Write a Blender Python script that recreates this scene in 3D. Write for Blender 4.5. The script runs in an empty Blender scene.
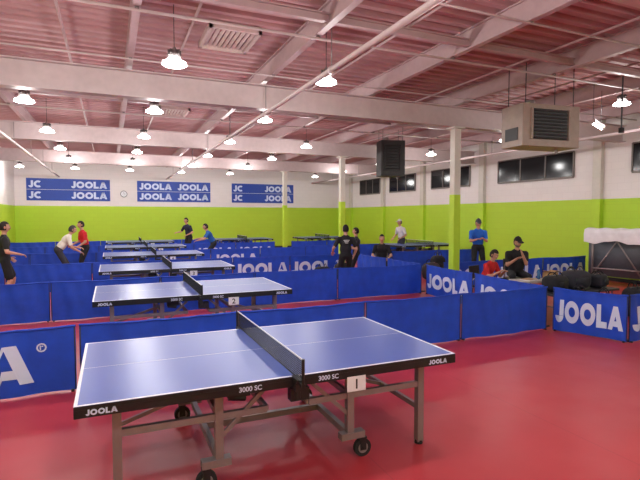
import bpy, math, random
import numpy as np
from mathutils import Vector, Matrix, Euler
random.seed(4)
S=bpy.context.scene
try:
    S.view_settings.view_transform='Standard'
except Exception: pass
# ---------------------------------------------------------------- materials
MC={}
def lin(c): 
    return tuple((x/12.92 if x<=.04045 else ((x+.055)/1.055)**2.4) for x in [k/255 for k in c])
def mat(name,rgb,rough=.6,metal=0,var=.08,scale=8,emit=0,spec=.5,alpha=1,bump=0):
    if name in MC: return MC[name]
    m=bpy.data.materials.new(name); m.use_nodes=True
    nt=m.node_tree; b=nt.nodes['Principled BSDF']
    c=lin(rgb)
    if var>0:
        tc=nt.nodes.new('ShaderNodeTexCoord'); n=nt.nodes.new('ShaderNodeTexNoise'); n.inputs['Scale'].default_value=scale
        n.inputs['Detail'].default_value=3
        r=nt.nodes.new('ShaderNodeValToRGB')
        r.color_ramp.elements[0].position=.3; r.color_ramp.elements[1].position=.7
        r.color_ramp.elements[0].color=(*[x*(1-var) for x in c],1)
        r.color_ramp.elements[1].color=(*[min(1,x*(1+var)) for x in c],1)
        nt.links.new(tc.outputs['Object'],n.inputs['Vector']); nt.links.new(n.outputs['Fac'],r.inputs['Fac'])
        nt.links.new(r.outputs['Color'],b.inputs['Base Color'])
        if bump:
            bp=nt.nodes.new('ShaderNodeBump'); bp.inputs['Strength'].default_value=bump; bp.inputs['Distance'].default_value=.01
            nt.links.new(n.outputs['Fac'],bp.inputs['Height']); nt.links.new(bp.outputs['Normal'],b.inputs['Normal'])
    else: b.inputs['Base Color'].default_value=(*c,1)
    b.inputs['Roughness'].default_value=rough; b.inputs['Metallic'].default_value=metal
    b.inputs['Specular IOR Level'].default_value=spec
    if emit:
        b.inputs['Emission Color'].default_value=(1,.98,.95,1); b.inputs['Emission Strength'].default_value=emit
        try: m.cycles.emission_sampling='NONE'
        except Exception: pass
    MC[name]=m; return m

def wall_mat():
    m=bpy.data.materials.new('painted_wall'); m.use_nodes=True; nt=m.node_tree; b=nt.nodes['Principled BSDF']
    tc=nt.nodes.new('ShaderNodeTexCoord'); sp=nt.nodes.new('ShaderNodeSeparateXYZ'); g=nt.nodes.new('ShaderNodeMath'); g.operation='GREATER_THAN'; g.inputs[1].default_value=2.36
    mx=nt.nodes.new('ShaderNodeMix'); mx.data_type='RGBA'
    mx.inputs[6].default_value=(*lin((182,220,52)),1); mx.inputs[7].default_value=(*lin((236,230,228)),1)
    nt.links.new(tc.outputs['Object'],sp.inputs[0]); nt.links.new(sp.outputs[2],g.inputs[0]); nt.links.new(g.outputs[0],mx.inputs[0])
    br=nt.nodes.new('ShaderNodeTexBrick'); br.inputs['Scale'].default_value=1; br.inputs['Brick Width'].default_value=.4; br.inputs['Row Height'].default_value=.2; br.inputs['Mortar Size'].default_value=.006
    br.inputs['Color1'].default_value=(1,1,1,1);br.inputs['Color2'].default_value=(.97,.97,.97,1);br.inputs['Mortar'].default_value=(.92,.92,.92,1)
    cb=nt.nodes.new('ShaderNodeCombineXYZ'); ad=nt.nodes.new('ShaderNodeMath'); ad.operation='ADD'
    nt.links.new(sp.outputs[0],ad.inputs[0]); nt.links.new(sp.outputs[1],ad.inputs[1]); nt.links.new(ad.outputs[0],cb.inputs[0]); nt.links.new(sp.outputs[2],cb.inputs[1]); nt.links.new(cb.outputs[0],br.inputs['Vector'])
    ml=nt.nodes.new('ShaderNodeMix'); ml.data_type='RGBA'; ml.blend_type='MULTIPLY'; ml.inputs[0].default_value=1
    nt.links.new(mx.outputs[2],ml.inputs[6]); nt.links.new(br.outputs['Color'],ml.inputs[7]); nt.links.new(ml.outputs[2],b.inputs['Base Color'])
    b.inputs['Roughness'].default_value=.6
    return m
def floor_mat():
    m=bpy.data.materials.new('red_sport_floor'); m.use_nodes=True; nt=m.node_tree; b=nt.nodes['Principled BSDF']
    tc=nt.nodes.new('ShaderNodeTexCoord'); n=nt.nodes.new('ShaderNodeTexNoise'); n.inputs['Scale'].default_value=.9; n.inputs['Detail'].default_value=6
    r=nt.nodes.new('ShaderNodeValToRGB'); r.color_ramp.elements[0].position=.3; r.color_ramp.elements[1].position=.75
    r.color_ramp.elements[0].color=(*lin((180,50,58)),1); r.color_ramp.elements[1].color=(*lin((190,58,65)),1)
    nt.links.new(tc.outputs['Object'],n.inputs['Vector']); nt.links.new(n.outputs['Fac'],r.inputs['Fac'])
    br=nt.nodes.new('ShaderNodeTexBrick'); br.offset=0; br.inputs['Scale'].default_value=1; br.inputs['Brick Width'].default_value=1.8; br.inputs['Row Height'].default_value=30; br.inputs['Mortar Size'].default_value=.006
    br.inputs['Color1'].default_value=(1,1,1,1);br.inputs['Color2'].default_value=(1,1,1,1);br.inputs['Mortar'].default_value=(.86,.84,.84,1)
    nt.links.new(tc.outputs['Object'],br.inputs['Vector'])
    ml=nt.nodes.new('ShaderNodeMix'); ml.data_type='RGBA'; ml.blend_type='MULTIPLY'; ml.inputs[0].default_value=1
    nt.links.new(r.outputs['Color'],ml.inputs[6]); nt.links.new(br.outputs['Color'],ml.inputs[7]); nt.links.new(ml.outputs[2],b.inputs['Base Color'])
    n2=nt.nodes.new('ShaderNodeTexNoise'); n2.inputs['Scale'].default_value=2.2; n2.inputs['Detail'].default_value=7
    mr=nt.nodes.new('ShaderNodeMapRange'); mr.inputs[1].default_value=.3; mr.inputs[2].default_value=.7; mr.inputs[3].default_value=.36; mr.inputs[4].default_value=.45
    nt.links.new(tc.outputs['Object'],n2.inputs['Vector']); nt.links.new(n2.outputs['Fac'],mr.inputs[0]); nt.links.new(mr.outputs[0],b.inputs['Roughness'])
    return m
WALL=wall_mat(); FLOOR=floor_mat()
DECK=mat('ceiling_deck_paint',(186,142,144),.7,var=.08,scale=3)
STEEL=mat('painted_steel',(196,178,178),.5,var=.05)
JOIST=mat('joist_steel',(186,160,162),.5,var=.05)
FRAME=mat('window_frame',(120,112,108),.5,var=.05)
COLP=mat('column_paint',(208,204,194),.5,var=.04)
BLUE=mat('barrier_fabric',(16,72,198),.6,var=.12,scale=5,bump=.3)
LOGO=mat('white_print',(210,222,250),.6,var=.02)
BLACK=mat('black_metal',(24,24,27),.45,var=.1)
GREY=mat('frame_steel',(140,130,130),.4,metal=.4,var=.06)
DGREY=mat('dark_grey_plastic',(60,60,64),.5)
RUB=mat('rubber',(30,30,32),.8)
TBLUE=mat('table_top_blue',(66,90,172),.33,var=.03,scale=2)
WHITE=mat('white_line',(232,234,240),.5,var=.02)
WOOD=mat('wood_tan',(176,140,104),.5,var=.15,scale=20)
GLASS=mat('dark_window_glass',(20,20,24),.12,var=0,spec=.2)
EMIT=mat('lamp_lens',(255,255,255),.4,var=0,emit=18)
LAMPB=mat('lamp_housing',(120,112,112),.4,metal=.2)
SHADE=mat('lamp_shade',(245,245,245),.3,var=0,emit=1.2)
# ---------------------------------------------------------------- mesh builder
class MB:
    def __init__(s): s.v=[];s.f=[];s.m=[];s.mats=[]
    def mi(s,m):
        if m not in s.mats: s.mats.append(m)
        return s.mats.index(m)
    def add(s,vs,fs,m):
        o=len(s.v); s.v+= [tuple(v) for v in vs]; k=s.mi(m)
        for f in fs: s.f.append(tuple(i+o for i in f)); s.m.append(k)
    def box(s,c,d,m,R=None):
        x,y,z=[k/2 for k in d]; c=Vector(c)
        vs=[Vector(p) for p in ((-x,-y,-z),(x,-y,-z),(x,y,-z),(-x,y,-z),(-x,-y,z),(x,-y,z),(x,y,z),(-x,y,z))]
        if R is not None: vs=[R@v for v in vs]
        s.add([v+c for v in vs],[(0,3,2,1),(4,5,6,7),(0,1,5,4),(1,2,6,5),(2,3,7,6),(3,0,4,7)],m)
    def bx(s,a,b,m):
        s.box([(a[i]+b[i])/2 for i in range(3)],[abs(b[i]-a[i]) for i in range(3)],m)
    def cyl(s,p0,p1,r0,r1,m,n=12,cap=True):
        p0=Vector(p0);p1=Vector(p1);d=(p1-p0).normalized()
        a=Vector((0,0,1)) if abs(d.z)<.9 else Vector((1,0,0))
        u=d.cross(a).normalized();w=d.cross(u)
        vs=[]
        for p,r in ((p0,r0),(p1,r1)):
            for i in range(n):
                t=2*math.pi*i/n; vs.append(p+(u*math.cos(t)+w*math.sin(t))*r)
        fs=[(i,(i+1)%n,n+(i+1)%n,n+i) for i in range(n)]
        if cap: fs+=[tuple(range(n-1,-1,-1)),tuple(range(n,2*n))]
        s.add(vs,fs,m)
    def bar(s,p0,p1,w,h,m):
        p0=Vector(p0);p1=Vector(p1);d=p1-p0
        R=d.to_track_quat('X','Z').to_matrix(); s.box((p0+p1)/2,(d.length,w,h),m,R)
    def ell(s,c,r,m,R=None,nu=14,nv=9,fn=None):
        vs=[];fs=[];c=Vector(c)
        for j in range(nv+1):
            ph=math.pi*j/nv
            for i in range(nu):
                t=2*math.pi*i/nu
                q=Vector((math.sin(ph)*math.cos(t),math.sin(ph)*math.sin(t),math.cos(ph)))
                if fn: q=fn(q)
                q=Vector((q.x*r[0],q.y*r[1],q.z*r[2]))
                if R is not None: q=R@q
                vs.append(q+c)
        for j in range(nv):
            for i in range(nu):
                a=j*nu+i;b=j*nu+(i+1)%nu
                if j==0: fs.append((a,b+nu,a+nu)[::-1])
                elif j==nv-1: fs.append((a,b,a+nu)[::-1])
                else: fs.append((a,b,b+nu,a+nu)[::-1])
        s.add(vs,fs,m)
    def caps(s,p0,p1,r0,r1,m,n=12):
        s.cyl(p0,p1,r0,r1,m,n,True); s.ell(p0,(r0,)*3,m,None,n,8); s.ell(p1,(r1,)*3,m,None,n,8)
    def mesh(s,name,smooth=False):
        me=bpy.data.meshes.new(name); me.from_pydata(s.v,[],s.f)
        for m in s.mats: me.materials.append(m)
        me.polygons.foreach_set('material_index',s.m)
        if smooth: me.polygons.foreach_set('use_smooth',[True]*len(s.f))
        me.update(); return me
    def obj(s,name,loc=(0,0,0),rz=0,smooth=False,bevel=0,parent=None):
        o=bpy.data.objects.new(name,s.mesh(name,smooth)); o.location=loc; o.rotation_euler=(0,0,rz)
        S.collection.objects.link(o)
        if bevel:
            b=o.modifiers.new('bevel','BEVEL'); b.width=bevel; b.segments=2; b.limit_method='ANGLE'
        if smooth:
            try:
                bpy.context.view_layer.objects.active=o; o.select_set(True); bpy.ops.object.shade_auto_smooth(angle=.7); o.select_set(False)
            except Exception: pass
        if parent: o.parent=parent
        return o
# ---- logo letters (unit height), returns list of quads in 2-D
def letter(ch):
    q=[]
    def rect(x0,y0,x1,y1,n=4):
        for i in range(n):
            a=x0+(x1-x0)*i/n;b=x0+(x1-x0)*(i+1)/n
            q.append([(a,y0),(b,y0),(b,y1),(a,y1)])
    def arc(cx,cy,ro,ri,a0,a1,n,ex=1,exi=1):
        for i in range(n):
            t0=a0+(a1-a0)*i/n;t1=a0+(a1-a0)*(i+1)/n
            q.append([(cx+ri*exi*math.cos(t0),cy+ri*math.sin(t0)),(cx+ro*ex*math.cos(t0),cy+ro*math.sin(t0)),(cx+ro*ex*math.cos(t1),cy+ro*math.sin(t1)),(cx+ri*exi*math.cos(t1),cy+ri*math.sin(t1))])
    if ch=='J':
        rect(.29,.3,.58,1,2); arc(.28,.29,.30,.02,-math.pi,0,12); return q,.58
    if ch=='O': arc(.54,.5,.5,.225,0,2*math.pi,28,1.08,1.12); return q,1.08
    if ch=='C': arc(.54,.5,.5,.225,math.pi*.28,math.pi*1.72,22,1.08,1.12); return q,.9
    if ch=='L': rect(0,0,.30,1,2); rect(.30,0,.70,.27,2); return q,.70
    if ch=='A':
        q.append([(0,0),(.31,0),(.68,1),(.38,1)]); q.append([(.75,0),(1.06,0),(.68,1),(.38,1)]); q.append([(.31,.15),(.75,.15),(.70,.38),(.36,.38)]); return q,1.06
    if ch=='R': arc(.12,.9,.12,.08,0,2*math.pi,12); q.append([(.08,.84),(.11,.84),(.11,.96),(.08,.96)]); q.append([(.12,.92),(.16,.92),(.16,.95),(.12,.95)]); return q,.24
def logo2d(word,h):
    out=[];x=0
    for c in word:
        q,w=letter(c)
        for p in q: out.append([((a+x)*h,b*h) for a,b in p])
        x+=w+.07
    W=(x-.07)*h
    return [[(a-W/2,b) for a,b in p] for p in out],W
def add_logo(mb,word,h,fn,m):
    qs,W=logo2d(word,h)
    for p in qs: mb.add([fn(a,b) for a,b in p],[(0,1,2,3)],m)
    return W
def text_mesh(mb,txt,size,fn,m):
    cu=bpy.data.curves.new('t','FONT'); cu.body=txt; cu.size=size; cu.align_x='CENTER'; cu.offset=size*.02
    o=bpy.data.objects.new('t',cu); S.collection.objects.link(o); bpy.context.view_layer.update()
    me=o.to_mesh(); mb.add([fn(v.co.x,v.co.y) for v in me.vertices],[tuple(p.vertices) for p in me.polygons],m)
    o.to_mesh_clear(); bpy.data.objects.remove(o); bpy.data.curves.remove(cu)
# ================================================================ ROOM
X0,X1,Y0,Y1,ZC=-4.2,13.2,-5.0,27.0,4.78
m=MB(); m.bx((X0-.2,Y0-.2,-.1),(X1+.2,Y1+.2,0),FLOOR); m.obj('floor')
m=MB(); m.bx((X0-.2,Y1,0),(X1+.2,Y1+.2,ZC+.1),WALL); m.obj('wall_back')
m=MB(); m.bx((X0-.2,Y0-.2,0),(X1+.2,Y0,ZC+.1),WALL); m.obj('wall_front')
m=MB(); m.bx((X0-.2,Y0,0),(X0,Y1,ZC+.1),WALL); m.obj('wall_left')
m=MB(); m.bx((X1,Y0,0),(X1+.2,Y1,ZC+.1),WALL); m.obj('wall_right')
m=MB(); per=.25; n=int((Y1-Y0)/per)
prof=[]
for i in range(n):
    y=Y0+i*per; prof+= [(y,ZC),(y+.1,ZC),(y+.125,ZC+.085),(y+.225,ZC+.085)]
prof.append((Y1,ZC))
vs=[(X0-.2,a,b) for a,b in prof]+[(X1+.2,a,b) for a,b in prof]; k=len(prof)
m.add(vs,[(i,i+1,k+i+1,k+i) for i in range(k-1)],DECK)
m.bx((X0-.2,Y0-.2,ZC+.12),(X1+.2,Y1+.2,ZC+.2),DECK)
m.obj('ceiling')
def ibeam(name,p0,p1,w,h,m_):
    mb=MB(); p0=Vector(p0);p1=Vector(p1)
    up=Vector((0,0,1)); t=.02
    mb.bar(p0+up*(t/2),p1+up*(t/2),w,t,m_); mb.bar(p0+up*(h-t/2),p1+up*(h-t/2),w,t,m_); mb.bar(p0+up*h/2,p1+up*h/2,.014,h-2*t,m_)
    c=(p0+p1)/2; mb.v=[tuple(Vector(v)-c) for v in mb.v]
    return mb.obj(name,loc=c)
for y in (-2.9,3.1,9.1,15.1,21.1): ibeam('roof_girder',(X0,y,3.92),(X1,y,3.92),.22,.46,STEEL)
for x in (-2.1,.35,2.8,5.2,7.5,9.9,12.2): ibeam('roof_joist',(x,Y0,4.46),(x,Y1,4.46),.1,.32,JOIST)
for y in (.1,6.1,12.1,18.1,24.1): ibeam('roof_bridging',(X0,y,4.5),(X1,y,4.5),.08,.12,JOIST)
for x,z in ((2.78,3.84),(-2.3,3.8),(11.2,3.84)):
    m=MB(); m.cyl((0,Y0+.02,0),(0,Y1-.02,0),.04,.04,STEEL,10)
    for y in range(-3,27,3): m.cyl((0,y,0),(0,y,.55),.008,.008,GREY,6); m.cyl((0,y-.04,0),(0,y+.04,0),.052,.052,STEEL,10)
    m.obj('ceiling_pipe',(x,0,z),smooth=True)
for y,z,r in ((4.9,4.44,.016),(6.5,4.42,.02),(8.6,4.44,.014),(10.4,4.42,.02),(13.1,4.42,.02),(17.2,4.42,.02),(11.4,4.44,.014)):
    m=MB(); m.cyl((X0+.02,0,0),(X1-.18,0,0),r,r,STEEL,8)
    for x in (-2.1,.35,2.8,5.2,7.5,9.9,12.2): m.box((x,0,r),(.05,.05,.03),GREY)
    m.obj('electrical_conduit',(0,y,z),smooth=True)
for x in (-.6,1.15,4.1,6.9,8.9):
    m=MB(); m.cyl((0,Y0+.02,0),(0,Y1-.02,0),.022,.022,JOIST,8); m.obj('electrical_conduit',(x,0,4.66),smooth=True)
GRN=mat('green_paint',(182,220,52),.6,var=.03)
def column(x,y,top=3.92):
    m=MB(); m.box((0,0,top/2),(.17,.17,top),COLP); m.box((0,0,.02),(.32,.32,.04),COLP); m.box((0,0,top-.02),(.3,.3,.04),COLP)
    m.box((0,-.088,1.18),(.172,.006,2.36),GRN); m.box((-.088,0,1.18),(.006,.172,2.36),GRN); m.box((.088,0,1.18),(.006,.172,2.36),GRN); m.box((0,.088,1.18),(.172,.006,2.36),GRN)
    m.obj('steel_column',(x,y,0))
for y in (3.1-6,9.1,15.1,21.1): column(7.4,y)
for i,y in enumerate((9.75,14.55,18.4,21.9,25.6,5.0,.5,-3.5)):
    m=MB(); m.box((0,0,3.57),(.14,.26,2.42),COLP); m.box((0,0,1.18),(.14,.26,2.36),GRN); m.obj('wall_pilaster',(X1-.07,y,0))
for i,(a,b) in enumerate(((5.6,8.77),(10.6,13.76),(15.3,17.8),(19.06,21.3),(22.3,24.5),(1,4.2))):
    m=MB(); z0,z1=3.08,3.86; x=X1
    m.bx((x-.04,a,z0),(x-.005,b,z1),GLASS)
    for yy in np.linspace(a,b,4): m.bx((x-.06,yy-.02,z0),(x-.01,yy+.02,z1),FRAME)
    m.bx((x-.06,a,z0-.04),(x-.01,b,z0+.02),FRAME); m.bx((x-.06,a,z1-.02),(x-.01,b,z1+.02),FRAME)
    m.obj('window_%d'%(i+1))
BASE=mat('baseboard_dark',(50,48,46),.6)
for nm,a,b in (('back',(X0,Y1-.02,0),(X1,Y1,.1)),('right',(X1-.02,Y0,0),(X1,Y1,.1)),('left',(X0,Y0,0),(X0+.02,Y1,.1))):
    m=MB(); m.bx(a,b,BASE); m.obj('baseboard_'+nm)
VENT=mat('vent_metal',(200,176,172),.5)
def vent(x,y):
    m=MB(); w=.8;d=1.0
    for a,b in (((-w/2,-d/2,0),(w/2,-d/2+.05,.1)),((-w/2,d/2-.05,0),(w/2,d/2,.1)),((-w/2,-d/2,0),(-w/2+.05,d/2,.1)),((w/2-.05,-d/2,0),(w/2,d/2,.1))): m.bx(a,b,VENT)
    for i in range(9):
        m.box((-w/2+.09+i*.078,0,.05),(.05,d-.1,.012),VENT,Euler((0,.6,0)).to_matrix())
    m.obj('ceiling_vent',(x,y,ZC-.12))
vent(1.8,7.8); vent(1.6,13.75); vent(6.3,11.0)
# ================================================================ LAMPS
L=MB()
L.cyl((0,0,.09),(0,0,.2),.07,.055,LAMPB,14); L.cyl((0,0,.2),(0,0,.24),.03,.02,LAMPB,10)
for i in range(8):
    t=i*math.pi/4; L.box((.075*math.cos(t),.075*math.sin(t),.15),(.03,.008,.1),LAMPB,Matrix.Rotation(t,3,'Z'))
L.cyl((0,0,.0),(0,0,.1),.17,.08,SHADE,20,False); L.cyl((0,0,-.01),(0,0,.03),.15,.16,EMIT,20)
LME=L.mesh('high_bay_lamp_mesh',True)
LAMP_W=54
def lamp(x,y,z=3.95):
    o=bpy.data.objects.new('high_bay_lamp',LME); o.location=(x,y,z); S.collection.objects.link(o)
    c=MB(); c.cyl((0,0,.24),(0,0,ZC-.015-z),.006,.006,DGREY,6); co=c.obj('suspension_cable',parent=o)
    l=bpy.data.lights.new('bulb','POINT'); l.energy=LAMP_W; l.shadow_soft_size=.11; l.color=(1,.975,.955)
    lo=bpy.data.objects.new('bulb_light',l); lo.location=(0,0,-.14); lo.parent=o; S.collection.objects.link(lo)
for x in (-1.4,.85,3.15):
    for y in (-3.1,.2,3.6,7,10.3,13.7,17.1,20.5,23.9): lamp(x,y)
for y in (-3.1,.2,13.7,17.1,20.5,23.9): lamp(5.5,y)
for y in (-3.1,.2,3.6,10.3,13.7,17.1,20.5,23.9): lamp(10.1,y)
lamp(10.1,7,4.25)
for y in (3.6,10.3,17.1,23.9): lamp(-3.5,y)
# ================================================================ TABLE TENNIS TABLE
def build_table():
    m=MB(); hx,hy=1.37,.7625
    for s in (-1,1):
        a,b=(s*.004,s*hx) if s>0 else (s*hx,s*.004)
        m.bx((a,-hy,.735),(b,hy,.758),BLACK)
        m.bx((a+.0,-hy+.0,.758),(b,hy,.7602),TBLUE)
        m.bx((a,-hy+.008,.685),(b,-hy+.03,.735),BLACK); m.bx((a,hy-.03,.685),(b,hy-.008,.735),BLACK)
        m.bx((s*hx-s*.008,-hy+.008,.685),(s*hx-s*.03,hy-.008,.735),BLACK); m.bx((s*.01,-hy+.03,.685),(s*.04,hy-.03,.735),BLACK)
        m.bx((s*.66,-hy+.03,.70),(s*.7,hy-.03,.735),BLACK)
        z=.7606
        m.bx((a,-hy,.76),(b,-hy+.02,z+.0006),WHITE); m.bx((a,hy-.02,.76),(b,hy,z+.0006),WHITE)
        m.bx((s*hx,-hy,.76),(s*(hx-.02),hy,z+.0008),WHITE); m.bx((a,-.002,.76),(b,.002,z),WHITE)
        for y in (-.6,.6):
            m.box((s*1.14,y,.355),(.055,.055,.67),GREY); m.cyl((s*1.14,y,0),(s*1.14,y,.03),.034,.03,RUB,12)
            m.box((s*.5,y,.43),(.055,.055,.52),GREY)
            m.bar((s*1.14,y,.5),(s*.16,y,.5),.035,.045,GREY)
            m.bar((s*.5,y,.34),(s*.16,y,.66),.02,.03,GREY)
            m.box((s*.52,y,.185),(.2,.07,.05),GREY)
            cx=s*.6
            m.cyl((cx,y,.17),(cx,y,.14),.022,.022,BLACK,10)
            m.box((cx+.01,y-.026,.105),(.05,.006,.1),BLACK); m.box((cx+.01,y+.026,.105),(.05,.006,.1),BLACK); m.box((cx+.01,y,.15),(.06,.055,.012),BLACK)
            m.cyl((cx+.012,y-.018,.07),(cx+.012,y+.018,.07),.07,.07,RUB,24); m.cyl((cx+.012,y-.02,.07),(cx+.012,y+.02,.07),.042,.042,GREY,16); m.cyl((cx+.012,y-.034,.07),(cx+.012,y+.034,.07),.01,.01,BLACK,8)
        m.bar((s*1.14,-.6,.3),(s*1.14,.6,.3),.03,.04,GREY); m.bar((s*.5,-.6,.19),(s*.5,.6,.19),.04,.05,GREY)
        m.bar((s*.5,-.6,.5),(s*.5,.6,.5),.03,.04,GREY)
        m.bar((s*1.14,0,.3),(s*.5,0,.5),.025,.03,GREY)
        m.bar((s*.16,-.6,.5),(s*.16,.6,.5),.03,.04,GREY)
    m.bar((-.5,0,.19),(.5,0,.19),.04,.05,GREY)
    for y in (-.55,.55): m.box((-.35,y,.63),(.16,.05,.06),BLACK); m.cyl((-.42,y,.6),(-.3,y,.58),.022,.022,BLACK,10)
    m.box((.06,-.66,.6),(.14,.07,.09),BLACK)
    for s in (-1,1):
        m.box((0,s*.80,.75),(.05,.12,.025),BLACK); m.box((0,s*.79,.71),(.045,.06,.08),BLACK); m.cyl((0,s*.80,.62),(0,s*.80,.7),.02,.02,BLACK,10)
        m.cyl((0,s*.905,.73),(0,s*.905,.917),.011,.011,BLACK,10); m.box((0,s*.87,.74),(.03,.09,.02),BLACK)
    NET=mat('net_cord',(30,34,44),.8,var=0)
    N=120
    for i in range(N+1):
        y=-.905+1.81*i/N; m.box((0,y,.837),(.0022,.0034,.145),NET)
    for j in range(10): m.box((0,0,.766+.0145*j),(.0022,1.81,.0034),NET)
    m.box((0,0,.911),(.005,1.82,.010),WHITE); m.box((0,0,.764),(.003,1.52,.004),BLACK)
    m.bx((-hx,-hy-.0015,.688),(hx,-hy+.01,.735),BLACK)
    add_logo(m,'JOOLA',.036,lambda a,b:(-1.22+a,-hy-.0025,.70+b),LOGO)
    text_mesh(m,'3000 SC',.046,lambda a,b:(-.32+a,-hy-.0025,.704+b),LOGO)
    text_mesh(m,'3000 SC',.046,lambda a,b:(.25+a,-hy-.0025,.704+b),LOGO)
    add_logo(m,'JOOLA',.036,lambda a,b:(1.2+a,-hy-.0025,.70+b),LOGO)
    add_logo(m,'JOOLA',.03,lambda a,b:(-1.3722,.45-a,.71+b),LOGO)
    return m.mesh('table_tennis_table_mesh')
TME=build_table()
def table(x,y,rz=0):
    o=bpy.data.objects.new('table_tennis_table',TME); o.location=(x,y,0); o.rotation_euler=(0,0,rz); S.collection.objects.link(o); return o
def card(parent,n,x=.47):
    m=MB(); m.box((x,-.772,.645),(.15,.004,.11),WHITE); text_mesh(m,str(n),.1,lambda a,b:(x+a,-.775,.61+b),BLACK); m.obj('number_card',parent=parent)
for i,(x,y) in enumerate(((1.15,3.83),(1.13,7.56),(1.13,11.2),(1.15,15.1),(1.17,18.9),(1.17,22.6))):
    o=table(x,y); card(o,i+1)
table(11.2,15.9); table(10.2,23.2); table(5.9,23.2)
# ================================================================ BARRIERS
def barrier(p0,p1,logo=0,lh=.33,seed=0,word='JOOLA',cx=0):
    p0=Vector((*p0,0));p1=Vector((*p1,0)); Ln=(p1-p0).length-.012; rz=math.atan2(p1.y-p0.y,p1.x-p0.x); rnd=random.Random(seed*7+int(p0.x*31)+int(p0.y*17))
    a1,a2,a3=[rnd.uniform(0,6) for _ in range(3)]
    def D(x,z):
        e=min(1,max(0,(Ln/2-abs(x))/.15))
        return e*(.022*math.sin(x*4.5+a1)*(1-z/.7)+.012*math.sin(x*12+a2+z*4)+.008*math.sin(x*25+a3+z*7)*(z/.7)**.5)
    def top(x): 
        return .70-.016*math.cos(x/Ln*math.pi)
    m=MB(); nx=44;nz=8; vs=[];fs=[]
    for j in range(nz+1):
        for i in range(nx+1):
            x=-Ln/2+Ln*i/nx; z=.015+(top(x)-.015)*j/nz; vs.append((x,D(x,z),z))
    for j in range(nz):
        for i in range(nx): a=j*(nx+1)+i; fs.append((a,a+1,a+nx+2,a+nx+1))
    m.add(vs,fs,BLUE)
    for i in range(nx):
        xa=-Ln/2+Ln*i/nx; xb=xa+Ln/nx; m.cyl((xa,D(xa,.7),top(xa)),(xb,D(xb,.7),top(xb)),.013,.013,BLUE,8,False)
    for s in (-1,1):
        m.cyl((s*(Ln/2-.01),.004,.02),(s*(Ln/2-.01),.004,.70),.008,.008,BLACK,8)
        m.bar((s*(Ln/2-.04),-.03,.013),(s*(Ln/2-.04),.17,.013),.025,.02,BLACK)
    if logo:
        z0=.34-lh/2; W=logo2d(word,lh)[1]
        sx=min(1,(Ln-.1)/W)
        add_logo(m,word,lh,lambda a,b:(a*sx+cx,D(a*sx+cx,z0+b)-.008,z0+b),LOGO)
    c=(p0+p1)/2
    return m.obj('court_barrier',c,rz,smooth=True)
def row(y,xs,logos=(),lh=.33):
    for i in range(len(xs)-1): barrier((xs[i],y),(xs[i+1],y),1 if i in logos else 0,lh,seed=i)
row(5.7,(-4.15,-2.8))
barrier((-2.77,5.7),(-.36,5.68),1,.40,word='JOOLAR',cx=-.09)
row(5.7,(-.34,1.4,3.15,4.78,6.55))
barrier((6.58,5.62),(6.92,4.6),1,.36); barrier((6.95,4.6),(8.8,4.75),1,.36)
row(9.6,(-4.15,-2.9,-1.0,.85,2.7,4.6,6.85))
barrier((6.9,9.5),(6.74,7.7),1,.34); barrier((6.74,7.65),(6.58,5.8),1,.34)
row(13.25,(-4.15,-2.3,-.45,1.4,3.1,4.8,6.6),(4,5),.36)
row(17.0,(-4.15,-2.3,-.45,1.4,3.2,5.0,6.8),(4,))
row(20.75,(-4.15,-2.3,-.45,1.4,3.2,5.0,6.8),(4,5))
row(24.5,(-4.15,-2.3,-.45,1.4,3.2,5.0,6.8),(3,5))
row(9.75,(7.6,9.3,11.0,12.7),(0,1,2),.36)
row(13.4,(8.4,10.2,12.0))
row(17.6,(7.0,8.8,10.6,12.4))
row(20.8,(7.6,9.4,11.2))
barrier((6.95,13.1),(6.95,11.4),0); barrier((6.95,11.35),(6.92,9.75),0)
BANN=mat('banner_vinyl',(22,66,168),.5,var=.05)
def banner(xa,xb,partial):
    m=MB(); w=xb-xa; z0,z1=2.62,3.7; m.bx((-w/2,-.02,z0),(w/2,0,z1),BANN)
    m.bx((-w/2,-.024,(z0+z1)/2-.008),(w/2,-.02,(z0+z1)/2+.008),WHITE)
    for zc in (z0+.1,z0+.63):
        if partial:
            add_logo(m,'JC',.34,lambda a,b:(-w/2+.36+a,-.025,zc+b),LOGO); add_logo(m,'JOOLA',.34,lambda a,b:(w/2-.95+a,-.025,zc+b),LOGO)
        else:
            add_logo(m,'JOOLA',.34,lambda a,b:(-w/4-.02+a,-.025,zc+b),LOGO); add_logo(m,'JOOLA',.34,lambda a,b:(w/4+.02+a,-.025,zc+b),LOGO)
    m.obj('wall_banner',((xa+xb)/2,Y1-.005,0))
banner(-3.7,0,1); banner(1.3,5.1,0); banner(6.3,10.0,1)
m=MB(); m.cyl((0,0,0),(0,-.04,0),.17,.17,DGREY,24); m.cyl((0,-.04,0),(0,-.045,0),.145,.145,WHITE,24); m.box((0,-.048,.05),(.012,.004,.11),BLACK); m.box((.04,-.048,0),(.08,.004,.012),BLACK); m.obj('wall_clock',(.65,Y1-.01,3.0))
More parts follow.
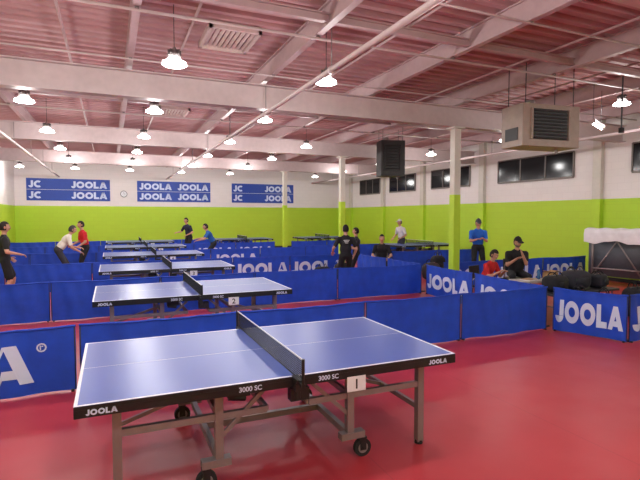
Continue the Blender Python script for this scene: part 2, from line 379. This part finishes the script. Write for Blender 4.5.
# ================================================================ HEATERS
HB=mat('heater_enamel',(158,142,130),.45); HD=mat('heater_dark',(40,38,40),.5)
def heater(x,y,z,w,d,h,body,rz=0):
    m=MB(); m.box((0,0,0),(w,d,h),body)
    m.box((-w*.03,-d/2-.005,.02),(w*.6,.02,h*.72),HD)
    for i in range(9):
        m.box((-w*.03,-d/2-.03,-h*.3+i*h*.08),(w*.57,.05,.01),HD if body==HD else DGREY,Euler((.5,0,0)).to_matrix())
    for s in (-1,1): m.box((s*w*.32-w*.03,-d/2-.02,.02),(.025,.05,h*.74),body)
    m.box((-w/2-.006,0,-h*.2),(.012,d*.6,h*.3),HD)
    m.cyl((-w*.2,0,h/2),(-w*.2,0,h/2+.12),.09,.09,GREY,14)
    for sx in (-1,1):
        for sy in (-1,1): m.cyl((sx*w*.42,sy*d*.4,h/2),(sx*w*.42,sy*d*.4,4.76-z),.01,.01,DGREY,6)
    m.cyl((w*.3,0,-h/2),(w*.3,0,-h/2-.08),.03,.03,GREY,10)
    m.obj('unit_heater',(x,y,z),rz,bevel=.008)
heater(7.85,7.1,3.6,1.35,.6,.8,HB,math.radians(-6)); heater(8.55,13.8,3.75,.8,.6,1.15,HD,math.radians(-15))
m=MB(); m.box((0,0,0),(.9,.12,.06),STEEL); m.cyl((-.42,0,-.045),(.42,0,-.045),.018,.018,EMIT,10); m.box((-.44,0,-.04),(.02,.05,.05),STEEL); m.box((.44,0,-.04),(.02,.05,.05),STEEL)
for s in (-.35,.35): m.cyl((s,0,.03),(s,0,.75),.005,.005,DGREY,6)
m.obj('strip_light',(9.35,7.0,3.78),math.radians(25))
m=MB(); m.cyl((0,0,0),(0,0,1.0),.015,.015,DGREY,8); m.box((0,0,-.03),(.07,.07,.1),BLACK); m.obj('power_drop',(9.1,6.3,3.55))
# ================================================================ PEOPLE
def ik(a,t,l1,l2,hint):
    a=Vector(a);t=Vector(t);d=t-a;L_=min(d.length,(l1+l2)*.998); d.normalize(); t=a+d*L_
    x=(l1*l1-l2*l2+L_*L_)/(2*L_); h=math.sqrt(max(0,l1*l1-x*x)); hv=Vector(hint); hv=(hv-d*hv.dot(d)).normalized()
    return a+d*x+hv*h,t
def person(loc,yaw,H=1.75,pz=.93,py=0,lean=0,hands=None,feet=None,shirt=(30,30,34),pants=(30,30,36),shoes=(40,40,44),hair=(40,30,26),skin=(196,146,122),shorts=False,cap=None,beard=None,hp=0,hy=0,longs=False,belly=0,bald=False,glasses=False,khint=(0,1,0.1),ehint=None,print_=False):
    s=H/1.75
    MS=mat('skin_%d_%d_%d'%skin,skin,.55,var=.04,scale=30); MSh=mat('shirt_%d_%d_%d'%shirt,shirt,.85,var=.1,scale=12,bump=.2); MP=mat('trousers_%d_%d_%d'%pants,pants,.85,var=.1,scale=12,bump=.2)
    MSo=mat('shoe_%d_%d_%d'%shoes,shoes,.6); MH=mat('hair_%d_%d_%d'%hair,hair,.8,var=.2,scale=60)
    P=Vector((0,py,pz)); u=Vector((0,math.sin(lean),math.cos(lean))); w=Vector((0,math.cos(lean),-math.sin(lean))); X=Vector((1,0,0))
    Rb=Matrix((X,w,u)).transposed()
    N=P+u*.50
    hd=(u+Vector((0,0,1))*.8).normalized()
    Hc=N+hd*.185+w*.015
    prim=[]
    def C(a,b,r0,r1,l): prim.append(('c',Vector(a),Vector(b),r0,r1,l))
    def E(c,r,l): prim.append(('e',Vector(c),r,Rb,l))
    E(P+u*.35,(.17,.115,.175),1); E(P+u*.16+w*belly*.5,(.155+belly*.3,.115+belly,.19),1); E(P+u*.02,(.158,.12,.12),2)
    C(P+u*.43-X*.15,P+u*.43+X*.15,.062,.062,1); C(P+u*.46-X*.05,P+u*.50+X*.0,.07,.055,1); C(P+u*.46+X*.05,P+u*.50,.07,.055,1)
    C(N-u*.03,Hc-hd*.06,.052,.05,0)
    W=[];
    if hands is None: hands=((-.24,.06,.82),(.24,.06,.82))
    else: hands=[tuple(k/s for k in h) for h in hands]
    if feet is None: feet=((-.11,0,.08),(.11,0,.08))
    else: feet=[(f[0]/s,f[1]/s,.08) for f in feet]
    for sd,ht in zip((-1,1),hands):
        sh=P+u*.425+X*sd*.185
        eh=ehint or (sd*.6,-.8,-.5)
        eh=(eh[0]*(1 if ehint is None else sd),eh[1],eh[2])
        el,wr=ik(sh,ht,.28,.25,eh)
        C(sh,sh.lerp(el,.68),.066,.056,1)
        C(sh,el,.05,.04,1 if longs else 0); C(el,wr,.041 if not longs else .046,.027 if not longs else .033,1 if longs else 0)
        W.append((sd,el,wr))
    for sd,ft in zip((-1,1),feet):
        hp_=P+X*sd*.09-Vector((0,0,.02)); kn,an=ik(hp_,ft,.44,.43,(sd*.15+khint[0]*sd,khint[1],khint[2]))
        if shorts:
            C(hp_,hp_.lerp(kn,.8),.094,.084,2); C(hp_,kn,.08,.052,0); C(kn,an,.052,.033,0); C(kn.lerp(an,.15)-Vector((0,.015,0)),kn.lerp(an,.5)-Vector((0,.012,0)),.05,.045,0); C(an,an+(kn-an)*.12,.038,.038,3)
        else:
            C(hp_,kn,.094,.066,2); C(kn,an,.066,.052,2)
        C(an+Vector((0,-.035,-.036)),an+Vector((sd*.02,.15,-.045)),.042,.034,3); C(an,an+Vector((sd*.01,.07,-.03)),.042,.038,3)
    mb=MB(); dm=MS
    for p in prim:
        if p[0]=='c': mb.caps(p[1],p[2],p[3],p[4],dm,12)
        else: mb.ell(p[1],p[2],dm,p[3],18,12)
    o=mb.obj('tmp'); rm=o.modifiers.new('r','REMESH'); rm.mode='VOXEL'; rm.voxel_size=.015; sm=o.modifiers.new('s','SMOOTH'); sm.iterations=4; sm.factor=.5
    bpy.context.view_layer.update(); dg=bpy.context.evaluated_depsgraph_get(); ev=o.evaluated_get(dg); me=ev.to_mesh()
    V=np.empty(len(me.vertices)*3); me.vertices.foreach_get('co',V); V=V.reshape(-1,3)
    F=[tuple(p.vertices) for p in me.polygons]; ev.to_mesh_clear(); bpy.data.objects.remove(o)
    cen=np.array([V[list(f)].mean(0) for f in F]) if F else np.zeros((0,3))
    best=np.full(len(F),9.);lab=np.zeros(len(F),int)
    for p in prim:
        if p[0]=='c':
            a=np.array(p[1]);b=np.array(p[2]);ab=b-a;t=np.clip(((cen-a)@ab)/(ab@ab),0,1); d=np.linalg.norm(cen-a-t[:,None]*ab,axis=1)-(p[3]+(p[4]-p[3])*t); l=p[5]
        else:
            q=(cen-np.array(p[1]))@np.array(p[3]); d=(np.linalg.norm(q/np.array(p[2]),axis=1)-1)*min(p[2]); l=p[4]
        k=d<best; best[k]=d[k]; lab[k]=l
    out=MB(); ms=[MS,MSh,MP,MSo]; idx=[out.mi(q) for q in ms]
    out.v=[tuple(v) for v in V]; out.f=F; out.m=[idx[l] for l in lab]
    for sd,el,wr in W:
        d=(wr-el).normalized(); ref=Vector((-sd,0,0)) if abs(d.z)>.6 else Vector((0,0,-1))
        n=(ref-d*ref.dot(d)).normalized(); l=d.cross(n).normalized()
        if l.dot(Vector((0,1,0)) if abs(d.z)>.6 else Vector((-sd,0,0)))<0: l=-l
        R=Matrix((l,d,n)).transposed()
        out.ell(wr+d*.045,(.04,.056,.017),MS,R,12,8)
        out.caps(wr-d*.02,wr+d*.02,.026,.022,MS,10)
        for i,(off,ln) in enumerate(((.028,.068),(.009,.078),(-.010,.072),(-.028,.056))):
            p=wr+d*.083+l*off; ang=.25
            for k,fr in enumerate((.45,.32,.26)):
                q=p+(d*math.cos(ang)+n*math.sin(ang))*ln*fr; out.caps(p,q,.0088-k*.0008,.0082-k*.0008,MS,8); p=q; ang+=.4
        p=wr+d*.025+l*.03; q=p+(d*.6+l*.7+n*.2).normalized()*.036; out.caps(p,q,.012,.010,MS,8); out.caps(q,q+(d*.9+l*.25+n*.3).normalized()*.032,.0098,.0085,MS,8)
    Rh=(Matrix.Rotation(hy,3,'Z')@Matrix.Rotation(hp-lean*.25,3,'X'))
    def hf(q):
        x,y,z=q
        if z<0:
            k=(-z)**1.5; x*=1-.22*k; y=y*(1-.1*k)+.08*k*(1 if y>-.2 else .4)
        if y>.6: y*=.97
        return Vector((x,y,z))
    hr=(.077,.096,.12)
    out.ell(Hc,hr,MS,Rh,24,18,hf)
    def hl(x,y,z): return Hc+Rh@Vector((x,y,z))
    out.ell(hl(0,.1,-.018),(.012,.017,.022),MS,Rh,10,8); out.ell(hl(0,.091,.012),(.012,.014,.03),MS,Rh,10,8)
    ME=mat('eye_white',(235,235,230),.3,var=0); MD=mat('eye_dark',(30,22,18),.3,var=0); ML=mat('lips',(160,84,80),.5)
    for sx in (-1,1):
        out.ell(hl(sx*.03,.083,.004),(.014,.009,.008),ME,Rh,10,6); out.ell(hl(sx*.03,.0905,.004),(.0058,.004,.0058),MD,Rh,8,6)
        out.ell(hl(sx*.03,.088,.026),(.018,.007,.005),MH,Rh,8,6)
        out.ell(hl(sx*.078,0,-.005),(.009,.02,.032),MS,Rh,8,8)
        if glasses: out.box(hl(sx*.031,.099,.004),(.048,.004,.03),GLASS,Rh); out.bar(hl(sx*.056,.097,.008),hl(sx*.08,0,.008),.003,.004,BLACK)
    out.ell(hl(0,.086,-.055),(.024,.01,.007),ML,Rh,10,6)
    def shell(sc,cond,m_,nu=24,nv=18):
        vs=[];fs=[];qs=[]
        for j in range(nv+1):
            for i in range(nu):
                ph=math.pi*j/nv;t=2*math.pi*i/nu; q=Vector((math.sin(ph)*math.cos(t),math.sin(ph)*math.sin(t),math.cos(ph))); qs.append(q); q2=hf(q); vs.append(Hc+Rh@Vector((q2.x*hr[0]*sc,q2.y*hr[1]*sc,q2.z*hr[2]*sc)))
        for j in range(nv):
            for i in range(nu):
                f=(j*nu+i,j*nu+(i+1)%nu,(j+1)*nu+(i+1)%nu,(j+1)*nu+i); c=sum((qs[k] for k in f),Vector())/4
                if cond(c): fs.append(f[::-1])
        out.add(vs,fs,m_)
    if bald: shell(1.04,lambda c:c.y<.1 and -.45<c.z<.35,MH)
    else: shell(1.08,lambda c:(c.z>.5 and c.y<.85) or (c.y<.15 and c.z>-.45),MH)
    if beard: shell(1.05,lambda c:c.z<-.35 and c.y>.1 and c.z>-.97,mat('beard_%d'%beard[0],beard,.9,var=.2,scale=60))
    if cap:
        MCp=mat('cap_%d_%d_%d'%cap,cap,.8); shell(1.13,lambda c:c.z>.28,MCp)
        out.ell(hl(0,.125,.045),(.066,.075,.008),MCp,Rh@Matrix.Rotation(-.15,3,'X'),16,6); out.ell(hl(0,0,.137),(.01,.01,.006),MCp,Rh,8,5)
    if print_:
        for k in range(3): out.box(P+u*(.40-k*.035)-w*(.118-k*.004),(.16-.04*k,.006,.014),WHITE,Rb)
    out.v=[(a*s,b*s,c*s) for a,b,c in out.v]
    ob=out.obj('person',loc,yaw,smooth=False)
    ob.data.polygons.foreach_set('use_smooth',[True]*len(ob.data.polygons))
    return ob
R_=math.radians
person((-2.1,12.1,0),R_(-75),1.76,shirt=(32,32,36),pants=(24,24,30),hands=((-.26,.12,.95),(.24,.25,1.05)),feet=((-.15,.1,0),(.15,-.08,0)),shorts=True)
person((-1.25,15.3,0),R_(-80),1.76,pz=.9,lean=R_(36),py=-.12,shirt=(230,224,216),pants=(50,50,60),hair=(60,56,56),hands=((-.2,.42,.95),(.2,.4,.86)),feet=((-.17,.12,0),(.15,-.1,0)),hp=-.1)
person((-.72,16.3,0),R_(-250),1.74,lean=R_(10),shirt=(204,30,44),pants=(30,30,38),hair=(40,34,34),hands=((-.25,.3,.95),(.24,.3,1.0)),feet=((-.15,.1,0),(.15,-.05,0)))
person((3.15,21.7,0),R_(120),1.82,lean=R_(12),shirt=(28,34,60),pants=(26,28,34),hair=(40,34,34),hands=((-.28,.32,1.05),(.3,.4,1.15)),feet=((-.22,.15,0),(.22,-.1,0)),shorts=True)
person((3.4,17.95,0),R_(85),1.74,pz=.86,py=-.1,lean=R_(28),shirt=(30,92,170),pants=(26,28,36),hair=(34,28,26),hands=((-.28,.5,.98),(.28,.48,1.02)),feet=((-.26,.16,0),(.26,-.1,0)),shorts=True)
person((5.4,10.8,0),R_(-15),1.66,shirt=(26,26,34),pants=(22,22,28),hair=(26,22,22),hands=((-.3,.18,.95),(.24,.12,.86)),feet=((-.14,.0,0),(.13,.05,0)),belly=.02,print_=True)
person((6.2,11.75,0),R_(60),1.56,shirt=(40,36,46),pants=(28,28,34),hair=(24,20,20),hands=((-.2,.22,1.0),(.2,.22,1.0)),feet=((-.12,0,0),(.12,.05,0)))
person((10.65,16.3,0),R_(100),1.76,lean=R_(10),shirt=(214,212,216),pants=(60,60,66),hair=(90,80,74),cap=(200,200,200),hands=((-.26,.3,1.0),(.24,.25,.98)),feet=((-.14,.08,0),(.14,-.05,0)))
person((9.8,11.0,0),R_(150),1.80,shirt=(28,96,196),pants=(24,24,28),hair=(40,34,30),cap=(60,60,66),hands=((-.08,.34,1.22),(.1,.34,1.2)),feet=((-.14,0,0),(.14,.04,0)),hp=-.25)
CH=mat('chair_plastic',(40,42,48),.5)
def chair(x,y,rz,sh=.44):
    m=MB(); m.box((0,0,sh-.015),(.42,.42,.03),CH); m.box((0,-.24,sh+.28),(.42,.025,.28),CH,Euler((.12,0,0)).to_matrix())
    for sx in (-1,1):
        m.cyl((sx*.19,.18,0),(sx*.18,.16,sh-.03),.013,.013,GREY,8); m.cyl((sx*.19,-.2,0),(sx*.18,-.17,sh-.03),.013,.013,GREY,8); m.cyl((sx*.18,-.19,sh-.03),(sx*.18,-.26,sh+.42),.013,.013,GREY,8)
    m.obj('chair',(x,y,0),rz,bevel=.006)
chair(7.55,12.65,R_(150),.42)
person((7.55,12.65,0),R_(150),1.74,pz=.53,lean=R_(12),shirt=(30,28,34),pants=(28,28,34),hair=(24,20,20),hands=((-.2,.36,.62),(.2,.36,.62)),feet=((-.14,.42,0),(.14,.4,0)),khint=(0,.6,1))
chair(8.55,8.35,R_(150))
person((8.55,8.35,0),R_(150),1.82,pz=.55,lean=R_(12),belly=.06,shirt=(26,26,30),pants=(30,32,40),cap=(28,28,32),hair=(60,50,44),beard=(120,110,104),hands=((-.05,.34,1.02),(.1,.40,.9)),feet=((-.14,.38,0),(.14,.34,0)),hp=-.2,hy=.2,khint=(0,.6,1))
chair(7.5,8.2,R_(200),.34)
person((7.5,8.2,0),R_(195),1.66,pz=.45,lean=R_(22),shirt=(200,36,40),pants=(34,34,44),hair=(30,24,22),hands=((-.12,.4,.66),(.12,.42,.68)),feet=((-.14,.36,0),(.14,.34,0)),hp=-.3,khint=(0,.6,1))
def ftable(x,y,w,d,h,top,rz=0,name='folding_table'):
    m=MB(); m.box((0,0,h-.02),(w,d,.04),top)
    for sx in (-1,1):
        for sy in (-1,1): m.cyl((sx*(w/2-.12),sy*(d/2-.07),0),(sx*(w/2-.12),sy*(d/2-.07),h-.04),.015,.015,GREY,8)
        m.cyl((sx*(w/2-.12),-d/2+.07,.2),(sx*(w/2-.12),d/2-.07,.2),.012,.012,GREY,8)
    return m.obj(name,(x,y,0),rz,bevel=.006)
ftable(8.0,7.25,1.0,.42,.56,mat('table_laminate',(190,184,178),.4),R_(-10),name='side_table')
PAP=mat('paper',(235,235,235),.7)
m=MB(); m.box((0,0,.006),(.3,.22,.012),PAP); m.box((.02,.01,.018),(.28,.2,.012),WOOD); m.obj('notebook_stack',(7.8,7.25,.562),.2)
BTL=mat('bottle_blue',(70,120,170),.2)
m=MB(); m.cyl((0,0,0),(0,0,.17),.033,.033,BTL,14); m.cyl((0,0,.17),(0,0,.2),.033,.014,BTL,14); m.cyl((0,0,.2),(0,0,.23),.015,.015,WHITE,10); m.obj('water_bottle',(8.1,7.28,.562),smooth=True)
CB=mat('cardboard',(180,140,96),.8)
m=MB(); m.box((0,0,.07),(.24,.18,.14),CB); m.box((-.07,0,.145),(.12,.18,.008),CB,Euler((0,.5,0)).to_matrix()); m.box((.07,0,.145),(.12,.18,.008),CB,Euler((0,-.5,0)).to_matrix()); m.obj('cardboard_box',(8.32,7.18,.562),.1)
ftable(8.15,6.5,1.8,.6,.46,DGREY,name='bench_table')
def bag(x,y,z,w,d,h,col,rz=0):
    mm=mat('bag_%d_%d_%d'%col,col,.8,var=.15,bump=.4); m=MB()
    def fn(q):
        e=.6; return Vector([math.copysign(abs(k)**e,k) for k in q])
    m.ell((0,0,h/2),(w/2,d/2,h/2),mm,None,20,14,fn)
    for sx in (-1,1):
        pts=[Vector((sx*w*.18,-d*.3*math.cos(t),h*.75+h*.45*math.sin(t))) for t in np.linspace(0,math.pi,9)]
        for a,b in zip(pts,pts[1:]): m.cyl(a,b,.01,.01,RUB,6)
    m.box((0,-d*.49,h*.45),(w*.5,.03,h*.4),mm); m.box((0,0,h*.99),(w*.7,.012,.008),GREY)
    m.obj('sports_bag',(x,y,z),rz,smooth=True)
bag(7.6,6.45,.462,.55,.34,.3,(28,28,32),.2); bag(8.2,6.5,.462,.56,.36,.36,(44,44,54),-.15); bag(8.75,6.45,.462,.42,.32,.27,(22,24,34),.3)
bag(7.9,5.7,0,.5,.3,.5,(30,34,60),.5); bag(7.35,5.75,0,.45,.3,.56,(40,60,110),.2); bag(8.9,5.8,0,.5,.35,.55,(26,26,30),.1); bag(11.3,9.1,0,.5,.35,.4,(40,40,44),.6); bag(6.2,12.6,0,.5,.3,.5,(30,30,34)); bag(5.6,12.7,0,.5,.3,.4,(24,26,40))
bag(9.6,12.6,0,.5,.3,.6,(30,30,34)); bag(8.6,11.6,0,.6,.4,.5,(50,40,44),.4)
def trolley(x,y,rz):
    m=MB(); CV=mat('white_cover',(238,234,240),.8,var=.06,bump=.3)
    for s in (-1,1):
        m.box((0,s*.09,.82),(1.45,.025,1.15),mat('folded_top_grey',(84,88,98),.5)); 
        m.box((s*.6,0,.2),(.05,.5,.05),GREY)
        for t in (-1,1):
            m.cyl((s*.6,t*.22,.14),(s*.6,t*.22,.2),.012,.012,BLACK,8); m.cyl((s*.6-.02,t*.22,.06),(s*.6+.02,t*.22,.06),.06,.06,RUB,18)
            m.box((s*.6,t*.16,.8),(.045,.045,1.25),GREY)
            m.bar((s*.6,t*.17,.25),(0,t*.17,1.2),.025,.03,GREY)
    for t in (-1,1): m.box((0,t*.17,.45),(1.2,.03,.04),GREY)
    vs=[];fs=[];n=30
    prof=[(-.2,1.16),(-.215,1.38),(-.17,1.50),(0,1.54),(.17,1.50),(.215,1.38),(.2,1.16)]
    for i in range(n+1):
        xx=-.82+1.64*i/n
        for j,(a,b) in enumerate(prof): vs.append((xx,a*(1+.06*math.sin(i*1.3)),b+.01*math.sin(i*.9)-(.04*math.sin(i*.35) if j in(0,6) else 0)))
    kk=len(prof)
    for i in range(n):
        for j in range(kk-1): a=i*kk+j; fs.append((a,a+kk,a+kk+1,a+1))
    m.add(vs,fs,CV)
    m.obj('folded_table_trolley',(x,y,0),rz,smooth=True)
trolley(12.35,8.5,R_(-75)); trolley(12.4,6.6,R_(-80))
# ================================================================ CAMERA / WORLD
w=bpy.data.worlds.new('w'); S.world=w; w.use_nodes=True; w.node_tree.nodes['Background'].inputs[0].default_value=(.8,.85,1,1); w.node_tree.nodes['Background'].inputs[1].default_value=.05
c=bpy.data.cameras.new('camera'); c.sensor_width=36; c.lens=481/640*36; co=bpy.data.objects.new('camera',c); co.location=(0,0,1.865); co.rotation_euler=(R_(90-2.86),0,R_(-23.5)); S.collection.objects.link(co); S.camera=co
